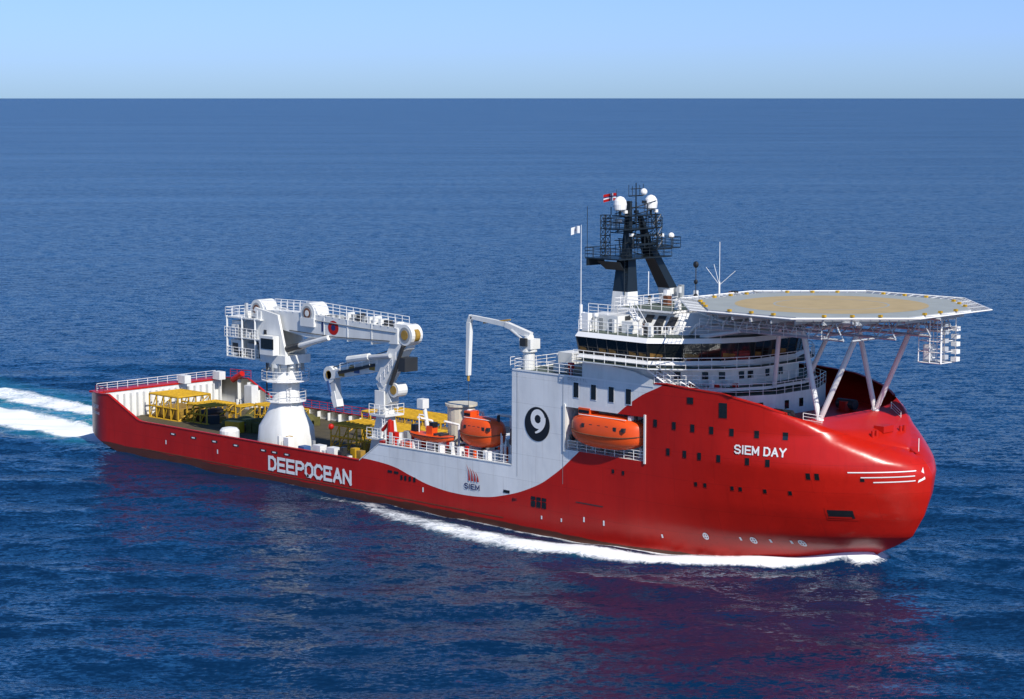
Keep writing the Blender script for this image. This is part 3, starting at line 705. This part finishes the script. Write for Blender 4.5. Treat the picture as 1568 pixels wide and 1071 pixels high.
for z,x0 in ((13.3,CX-8.2),(15.6,CX-8.6),(17.9,CX-8.4)):
    k.box(x0,CX-2,CY-2.1,CY+2.1,z-.12,z,'white'); k.rail([(CX-2.4,CY-2.1,z),(x0,CY-2.1,z),(x0,CY+2.1,z)],1.05,sp=1.1); k.rail([(CX-2.4,CY+2.1,z),(x0,CY+2.1,z)],1.05)
for x in (CX-8.2,CX-5.4,CX-3): 
    for sg in (-1,1): k.tube((x,CY+sg*2.0,13.2),(x,CY+sg*2.0,18),.14,'white')
k.box(CX-7.9,CX-5.8,CY-1.7,CY+1.7,13.4,15.2,'white'); k.box(CX-7.6,CX-6.6,CY-1.75,CY-1.6,13.7,14.8,'dark'); k.box(CX-5.2,CX-3.2,CY-1.5,CY+1.5,13.4,14.9,'grey'); k.box(CX-7.8,CX-6,CY-1.6,CY+1.6,15.7,17.4,'white')
k.tube((CX-4.6,CY-1.6,16.8),(CX-4.6,CY+1.6,16.8),1.0,'grey',n=18); 
k.box(CX-5.6,CX-2.6,CY-1.5,CY+1.5,15.65,17.9,'white'); k.box(CX-1.5,CX+.9,CY-2.6,CY-1.7,14.0,16.2,'white'); k.box(CX-1.2,CX+.95,CY-2.65,CY-2.55,14.7,15.9,'glass')
for xw,zw,rr in ((CX-3.8,18.9,1.15),(CX+5.3,19.1,1.2)):
    k.tube((xw,CY-1.1,zw),(xw,CY+1.1,zw),rr,'white',n=24); k.tube((xw,CY-1.16,zw),(xw,CY+1.16,zw),rr*.7,'grey',n=16); k.tube((xw,CY-1.18,zw),(xw,CY+1.18,zw),rr*.5,'rust',n=16); k.tube((xw,CY-1.2,zw),(xw,CY+1.2,zw),rr*.3,'white',n=12)
    k.box(xw-1.2,xw+1.2,CY-1.2,CY+1.2,zw-1.5,zw-.5,'white')
def beam(p,q,h0,h1,w,mat,zoff=0):
    p=Vector(p);q=Vector(q);d=(q-p).normalized(); u=Vector((-d.z,0,d.x)); 
    if u.z<0: u=-u
    vs=[]
    for c_,h in ((p,h0),(q,h1)):
        for a,b_ in ((-1,-1),(1,-1),(1,1),(-1,1)): vs.append(c_+Vector((0,w/2*a,0))+u*(h/2*b_))
    k.add(vs,[(0,1,2,3),(7,6,5,4),(1,0,4,5),(2,1,5,6),(3,2,6,7),(0,3,7,4)],mat)
beam((CX-3,CY,18.1),(CX+5,CY,17.7),1.6,2.7,1.9,'white'); beam((CX+5,CY,17.7),(CX+20.2,CY,17.6),2.7,1.7,1.9,'white')
for xx in (CX+8,CX+12,CX+16): k.box(xx-.08,xx+.08,CY-1.0,CY+1.0,16.4,18.8,'white')
beam((CX+.8,CY,14.4),(CX+6.8,CY,16.6),.75,.75,.9,'white'); 
k.tube((CX+1.2,CY-1.15,14.6),(CX+9,CY-1.15,16.6),.3,'white',n=10); k.tube((CX+1.2,CY-1.2,14.6),(CX+4,CY-1.2,15.3),.38,'dark',n=10)
k.rail([(CX-3,CY-1,18.95),(CX+5,CY-1,19.1),(CX+20,CY-1,18.5)],1.1,sp=1.2); k.rail([(CX-3,CY+1,18.95),(CX+5,CY+1,19.1),(CX+20,CY+1,18.5)],1.1,sp=1.2)
for i in range(16): 
    xx=CX+5.8+i*.9; k.box(xx,xx+.4,CY-.5,CY+.5,18.6,18.6+random.uniform(.3,1.0),random.choice(('white','grey','dark')))
k.poly([(CX+6,CY-1.0,18.4),(CX+14,CY-1.0,18.1),(CX+20,CY-1.0,18.0)],.06,'grey'); k.poly([(CX+2,CY-1.03,16.9),(CX+10,CY-1.03,16.75),(CX+19,CY-1.03,17.0)],.05,'dark')
for r,mt,o in ((1.0,'red',.01),(.42,'navy',.02)):
    k.add([(CX+9.6+r*math.cos(t)*.9,CY-.96-o,17.75+r*.8*math.sin(t)) for t in [2*math.pi*i/24 for i in range(24)]],[tuple(range(24))],mt)
k.box(CX+7.6,CX+7.9,CY-.99,CY-.96,17.2,18.4,'navy')
xt=CX+21.6
k.tube((xt-.4,CY-.8,17.8),(xt-.4,CY+.8,17.8),1.15,'white',n=20); k.tube((xt-.4,CY-.84,17.8),(xt-.4,CY+.84,17.8),.85,'grey',n=20); k.tube((xt-.4,CY-.88,17.8),(xt-.4,CY+.88,17.8),.55,'gold',n=14); k.tube((xt-.9,CY-.6,16.7),(xt-.9,CY+.6,16.7),.7,'white',n=16); k.tube((xt-.9,CY-.63,16.7),(xt-.9,CY+.63,16.7),.45,'gold',n=16)
k.tube((xt+.2,CY-.3,17.8),(xt+.2,CY+.3,17.8),.75,'gold',n=20)
beam((xt-2.2,CY,18.3),(xt+.1,CY,18.4),1.3,.9,1.5,'white')
beam((xt-1.4,CY,17),(xt-4.6,CY,12.2),2.0,1.5,1.5,'white'); beam((xt-4.6,CY,12.4),(xt-3.3,CY,10.0),1.4,1.0,1.3,'white')
k.tube((xt-.6,CY-.9,16.6),(xt-2.6,CY-.9,12.2),.22,'dark',n=8); k.tube((xt-2.6,CY-.95,15.4),(xt-8.6,CY-.95,14.6),.28,'steel',n=10); k.tube((xt-6,CY-.95,15),(xt-9.5,CY-.95,14.4),.4,'white',n=10)
k.box(xt-1.3,xt-.2,CY-1.0,CY+.9,13.8,15.3,'dark')
k.tube((xt-2.4,CY-.7,11.6),(xt-2.4,CY+.7,11.6),.8,'white',n=16); k.tube((xt-2.4,CY-.75,11.6),(xt-2.4,CY+.75,11.6),.5,'gold',n=16)
beam((xt-3.4,CY,14.5),(xt-13.6,CY,12.2),1.5,.9,1.1,'white'); beam((xt-5.5,CY-.65,14.1),(xt-11.5,CY-.65,12.7),.35,.35,.3,'dark')
for u in (.25,.5,.75): k.box(xt-3.4-10.2*u-.5,xt-3.4-10.2*u+.4,CY-.62,CY-.56,14.5-2.3*u-.45,14.5-2.3*u+.25,'gold' if u!=.5 else 'blue')
k.tube((xt-13.4,CY-.5,12.3),(xt-13.4,CY+.5,12.3),.95,'white',n=16); k.tube((xt-13.4,CY-.55,12.3),(xt-13.4,CY+.55,12.3),.5,'gold',n=16); k.tube((xt-9.3,CY-.7,13.4),(xt-9.3,CY+.7,13.4),.4,'gold',n=14)
beam((xt-13.2,CY,12.4),(xt-12.6,CY,9.4),1.2,.8,.8,'steel'); beam((xt-12.9,CY,10.4),(xt-12.3,CY,8.7),.9,.6,1.0,'white'); beam((xt-13.6,CY-.3,11.6),(xt-13.1,CY-.3,9.9),.4,.3,.5,'blue')
k.tube((xt-13.7,CY,8.9),(xt-13.7,CY,6.4),.06,'dark'); k.sphere((xt-13.7,CY,6.3),.35,'red',8)
k.rail([(xt-4.8,CY-.9,14.3),(xt-11,CY-.9,13)],.8,sp=1.2); k.rail([(xt-1.5,CY-1.1,15),(xt-4,CY-1.1,12.3)],.9,sp=.9)
k.tube((xt-13.5,CY-.2,13),(xt-1.5,CY-.2,16.4),.05,'dark')
xr=xt-4.6
beam((xr-1.2,CY,3.2),(xr+.3,CY,9.2),1.7,1.1,1.6,'white'); beam((xr+1.6,CY,3.4),(xr+.4,CY,9.6),.8,.6,1.3,'white')
k.box(xr-1,xr+1.6,CY-1.4,CY+1.4,8.6,8.8,'white'); k.rail([(xr-1,CY-1.4,8.8),(xr+1.6,CY-1.4,8.8),(xr+1.6,CY+1.4,8.8)],1.1,sp=.9)
k.box(xr-1.3,xr+1.4,CY-1.5,CY+1.5,6.0,6.15,'white'); k.rail([(xr-1.3,CY-1.5,6.15),(xr+1.4,CY-1.5,6.15)],1.1,sp=.9); k.ladder((xr+1.5,CY-1.3,3.3),(xr+1.2,CY-1.3,8.8),(.4,0,0))
k.box(xr-.4,xr+1.1,CY-1.1,CY-.9,9.3,11.4,'white'); k.box(xr-.4,xr+1.1,CY+.9,CY+1.1,9.3,11.4,'white')
for i in range(46):
    x=CX-8+random.random()*6.5; z=random.choice((13.3,15.6,17.9)); s_=random.uniform(.1,.35); y=CY-1.9+random.random()*3; k.box(x-s_,x+s_,y-s_,y+s_,z,z+random.uniform(.4,1.6),random.choice(('white','grey','white','dark','steel')))
k.obj('crane_upperworks',crane)
# ------------------------------------------------------------ small deck crane
dc=empty('deck_crane'); k=MB(); x,y=73.9,-9.3
k.lathe(x,y,[(16.2,.62),(17.9,.6),(18.0,.85),(18.3,.85),(18.3,.55),(19.6,.5)],'white',16); k.box(x-.7,x+.9,y-.7,y+.7,18.3,19.3,'white'); k.box(x-.3,x+.5,y-1,y-.7,18.6,19.4,'dark')
k.rail([(x-1.4,y-1.2,16.3),(x-1.4,y+1.2,16.3)],1.1)
beam((x+.3,y,19.6),(x-3.2,y,20.5),.65,.55,.5,'white'); beam((x-3.2,y,20.5),(x-8.2,y,20.9),.5,.4,.4,'white'); beam((x-8.2,y,21.0),(x-8.6,y,20.2),.5,.4,.4,'white')
beam((x-8.5,y,20.3),(x-8.7,y,14.8),.55,.35,.45,'white'); k.tube((x+.2,y-.3,18.8),(x-2.2,y-.3,20.0),.13,'steel',n=8); k.tube((x-2.6,y,21),(x-6.5,y,20.4),.08,'gold')
k.tube((x-8.7,y,14.8),(x-8.7,y,14.2),.15,'gold',n=6); k.tube((x-8.7,y,14.2),(x-8.7,y,11.6),.03,'dark')
k.obj('crane_body',dc)

# ------------------------------------------------------------ sea
def axis(lo,hi,step,far):
    core=list(np.arange(lo,hi+.001,step)); g=[];s_=step;v=hi
    while v<far: s_*=1.13; v+=s_; g.append(v)
    l=[];s_=step;v=lo
    while v>-far: s_*=1.13; v-=s_; l.append(v)
    return np.array(l[::-1]+core+g)
xa=axis(-60,165,.5,120000); ya=axis(-80,40,.5,120000)
XX,YY=np.meshgrid(xa,ya,indexing='ij')
sx=np.gradient(xa);sy=np.gradient(ya); sp_=np.maximum(sx[:,None],sy[None,:])
ZZ=np.zeros_like(XX)
for i in range(60):
    lam=1.6*(13)**(i/59.); th_=R(130)+rng.normal(0,.5); kx,ky=math.cos(th_)*2*math.pi/lam,math.sin(th_)*2*math.pi/lam
    amp=.0055*lam**.8; fade=np.clip((lam/3.0-sp_)/(lam/3.0),0,1)
    ZZ+=amp*fade*np.sin(kx*XX+ky*YY+rng.uniform(0,6.28)+.8*np.sin(XX*.03*(1+i%2)+YY*.021*(1+i%3)))
def wl(x): 
    return np.interp(x,[-3,0,78,84,92,100,104,107,109.3],[9.5,11,11,10.9,9.9,6.6,4.3,2.0,0])
offs=-YY-wl(XX)
offp=YY-wl(XX)
def band(d,c_,w): return np.exp(-((d-c_)/w)**2)
cen=np.interp(XX,[40,52,62,72,80,88,95,104,109],[1.4,2.4,4.2,5.6,5.4,3.8,2.4,1.2,.5]); wid=np.interp(XX,[40,52,62,75,85,95,111],[1.2,2.1,2.9,3.0,2.4,1.8,1.4])
st_=np.interp(XX,[34,42,55,65,78,90,109.5,111.5],[0,.45,.6,.7,.88,1.05,1.25,0])
fs_=band(offs,cen,wid)*st_*(YY<0)
fp_=band(offp,cen,wid)*st_*(YY>0)
hug=band(offs,.1,.8)*np.interp(XX,[-2,20,60,90,109,110],[.3,.35,.5,.9,1,0])*(YY<1)
bowf=np.exp(-((XX-109.0)/2.0)**2-((YY+1.0)/2.4)**2)*1.25
d=-XX-2; dc_=np.clip(d,0,999)
ww=9.0+.05*dc_
core_=.98*np.exp(-((YY+4.5)/(.5*ww))**4)+.88*np.exp(-((YY-6.5-.03*dc_)/(.34*ww))**4)
wk=np.where(d>-1.5,np.clip(1.05-dc_/300.,0,2)*np.clip(core_,.5*np.exp(-((YY-.5)/ww)**4),1),0)
foam=np.maximum.reduce([fs_,fp_,hug,bowf,wk])
turb=np.maximum(np.where(d>-2,np.exp(-((YY-.5)/(12+.07*dc_))**4)*np.clip(1.0-d/300,0,1),0),.5*fs_)
ZZ+= .35*fs_+.25*wk*np.sin(XX*.9+3*np.sin(YY*.6))*.5
ZZ+= 1.45*np.exp(-((XX-108)/3.4)**2-(YY/4.6)**2)+.6*np.exp(-((XX-102)/6)**2)*band(np.abs(YY)-wl(XX),0,2.2)
nx_,ny_=XX.shape
me=bpy.data.meshes.new('sea'); vv=np.stack([XX,YY,ZZ],-1).reshape(-1,3)
I=np.arange(nx_*ny_).reshape(nx_,ny_); F=np.stack([I[:-1,:-1],I[1:,:-1],I[1:,1:],I[:-1,1:]],-1).reshape(-1,4)
me.vertices.add(len(vv)); me.vertices.foreach_set('co',vv.ravel()); me.loops.add(F.size); me.loops.foreach_set('vertex_index',F.ravel().astype(np.int32))
me.polygons.add(len(F)); me.polygons.foreach_set('loop_start',np.arange(0,F.size,4).astype(np.int32)); me.polygons.foreach_set('loop_total',np.full(len(F),4,np.int32)); me.update(calc_edges=True); me.validate()
at=me.attributes.new('foam','FLOAT','POINT'); at.data.foreach_set('value',foam.reshape(-1).astype(np.float32))
at=me.attributes.new('turb','FLOAT','POINT'); at.data.foreach_set('value',turb.reshape(-1).astype(np.float32))
me.shade_smooth()
sea=bpy.data.objects.new('sea',me); S.collection.objects.link(sea)
m,n,p=nt('sea_water'); L=n.links; N=n.nodes.new
tc=N('ShaderNodeTexCoord')
def noise(scale,detail,rough=.55,sc=(1,1,1),rot=0,dist=0,col=False):
    mp=N('ShaderNodeMapping'); mp.inputs['Scale'].default_value=sc
    mr=N('ShaderNodeMapping'); mr.inputs['Rotation'].default_value=(0,0,rot); L.new(tc.outputs['Object'],mr.inputs[0]); L.new(mr.outputs[0],mp.inputs[0])
    q=N('ShaderNodeTexNoise'); q.inputs['Scale'].default_value=scale;q.inputs['Detail'].default_value=detail;q.inputs['Roughness'].default_value=rough; q.inputs['Distortion'].default_value=dist
    L.new(mp.outputs[0],q.inputs[0]); return q.outputs[1 if col else 0]
def M(op,a,b_=None,c_=None):
    q=N('ShaderNodeMath'); q.operation=op
    for i,vv_ in enumerate((a,b_,c_)):
        if vv_ is None: continue
        if isinstance(vv_,(int,float)): q.inputs[i].default_value=vv_
        else: L.new(vv_,q.inputs[i])
    return q.outputs[0]
def VM(op,a,b_=None,scale=None):
    q=N('ShaderNodeVectorMath'); q.operation=op
    for i,vv_ in enumerate((a,b_)):
        if vv_ is None: continue
        if isinstance(vv_,tuple): q.inputs[i].default_value=vv_
        else: L.new(vv_,q.inputs[i])
    if scale is not None:
        if isinstance(scale,(int,float)): q.inputs['Scale'].default_value=scale
        else: L.new(scale,q.inputs['Scale'])
    return q.outputs[0]
def MR(v,a,b_,c_=0,d_=1):
    q=N('ShaderNodeMapRange'); L.new(v,q.inputs[0])
    for i,x_ in enumerate((a,b_,c_,d_)): q.inputs[i+1].default_value=x_
    return q.outputs[0]
def mix(f,a,b_,bt='MIX'):
    q=N('ShaderNodeMix'); q.data_type='RGBA'; q.blend_type=bt
    for i,vv_ in ((0,f),(6,a),(7,b_)):
        if isinstance(vv_,(int,float)): q.inputs[i].default_value=vv_
        elif isinstance(vv_,tuple): q.inputs[i].default_value=(*vv_,1)
        else: L.new(vv_,q.inputs[i])
    return q.outputs[2]
ra=R(-46)
s1=noise(.3,3,.6,(1,2.2,1),ra,.3,True); s2=noise(1.7,3,.6,(1,1.8,1),ra,.3,True)
big=noise(.006,4,.62,(1,5.0,1),ra); big2=noise(.0011,4,.62,(1,6,1),ra)
slope=VM('ADD',VM('SCALE',VM('SUBTRACT',s1,(.5,.5,.5)),None,.6),VM('SCALE',VM('SUBTRACT',s2,(.5,.5,.5)),None,.85))
bigs=M('ADD',big,big2)
slope=VM('MULTIPLY',slope,(1.0,1.0,0))
slope=VM('SCALE',slope,None,MR(bigs,.75,1.25,.5,1.55))
geo=N('ShaderNodeNewGeometry')
nrm=VM('NORMALIZE',VM('ADD',geo.outputs['Normal'],slope))
fa=N('ShaderNodeAttribute'); fa.attribute_name='foam'; ta=N('ShaderNodeAttribute'); ta.attribute_name='turb'
fn=noise(.9,7,.72,(1,1,1),0,1.2); fn2=noise(.22,4,.6,(1,1,1),0,.5)
fv=M('ADD',M('MULTIPLY',fn,.95),M('MULTIPLY',fn2,.35))
fm=MR(M('SUBTRACT',M('MULTIPLY',fa.outputs['Fac'],.95),fv),-.2,.12)
fm=M('MULTIPLY',fm,MR(fa.outputs['Fac'],.08,.25))
body=mix(MR(bigs,.8,1.2),(.0008,.014,.044),(.0012,.022,.07))
tb=mix(M('MULTIPLY',MR(ta.outputs['Fac'],.15,1.0),MR(fn2,.35,.65,.35,1)),body,(.02,.24,.3))
# water = upwelling body colour + wave-facet reflection; masking between waves
# keeps the grazing reflectance of a rough sea well below that of a flat mirror
df=N('ShaderNodeBsdfDiffuse'); L.new(mix(fm,tb,(.82,.85,.87)),df.inputs['Color'])
gl=N('ShaderNodeBsdfGlossy'); gl.inputs['Roughness'].default_value=.12; gl.inputs['Color'].default_value=(.92,.97,1,1); L.new(nrm,gl.inputs['Normal'])
fr=N('ShaderNodeFresnel'); fr.inputs['IOR'].default_value=1.333; L.new(nrm,fr.inputs['Normal'])
fe=M('MULTIPLY',fr.outputs[0],M('SUBTRACT',1.0,M('MULTIPLY',fr.outputs[0],.62)))
fe=M('MULTIPLY',fe,M('SUBTRACT',1.0,fm))
ms_=N('ShaderNodeMixShader'); L.new(fe,ms_.inputs[0]); L.new(df.outputs[0],ms_.inputs[1]); L.new(gl.outputs[0],ms_.inputs[2])
L.new(ms_.outputs[0],n.nodes['Material Output'].inputs['Surface']); n.nodes.remove(p)
me.materials.append(m)
# ------------------------------------------------------------ light
to=Vector((1.1,-.35,1)).normalized(); el=math.asin(to.z); rot=math.atan2(to.x,to.y)
W=bpy.data.worlds.new('World'); S.world=W; W.use_nodes=True; wn=W.node_tree; bg=wn.nodes['Background']
sk=wn.nodes.new('ShaderNodeTexSky'); sk.sky_type='NISHITA'; sk.sun_disc=False; sk.sun_elevation=el; sk.sun_rotation=rot; sk.air_density=1.0; sk.dust_density=.3; sk.ozone_density=4
wt=wn.nodes.new('ShaderNodeTexCoord'); ws_=wn.nodes.new('ShaderNodeSeparateXYZ'); wn.links.new(wt.outputs['Generated'],ws_.inputs[0])
cr=wn.nodes.new('ShaderNodeValToRGB'); wn.links.new(ws_.outputs[2],cr.inputs[0])
E=cr.color_ramp.elements; E[0].position=0; E[0].color=(.66,1.0,1.75,1); E[1].position=.05; E[1].color=(.72,.97,2.0,1)
e_=E.new(.1); e_.color=(.22,.66,1.3,1); e_=E.new(.4); e_.color=(.35,.85,1.3,1); e_=E.new(.75); e_.color=(.85,1,1.25,1); e_=E.new(1); e_.color=(.95,1,1.2,1)
tint=wn.nodes.new('ShaderNodeMix'); tint.data_type='RGBA'; tint.blend_type='MULTIPLY'; tint.inputs[0].default_value=1
wn.links.new(sk.outputs[0],tint.inputs[6]); wn.links.new(cr.outputs[0],tint.inputs[7]); wn.links.new(tint.outputs[2],bg.inputs[0]); bg.inputs[1].default_value=.085
sl_=bpy.data.lights.new('sun','SUN'); sl_.energy=5; sl_.angle=R(.53); sl_.color=(1,.95,.87); so=bpy.data.objects.new('sun',sl_); S.collection.objects.link(so)
so.rotation_euler=to.to_track_quat('Z','Y').to_euler()
# ------------------------------------------------------------ camera
cd=bpy.data.cameras.new('camera'); cam=bpy.data.objects.new('camera',cd); S.collection.objects.link(cam); S.camera=cam
cd.sensor_width=36; cd.lens=36*3300/1568; cd.clip_end=300000; cd.clip_start=1
thc=math.atan(385.5/3300); fwd=Vector((-.7015*math.cos(thc),.7127*math.cos(thc),-math.sin(thc)))
cam.location=(223.5,-163.7,43.3); cam.rotation_euler=fwd.to_track_quat('-Z','Y').to_euler()
S.view_settings.view_transform='Standard'; S.view_settings.look='None'; S.view_settings.exposure=0
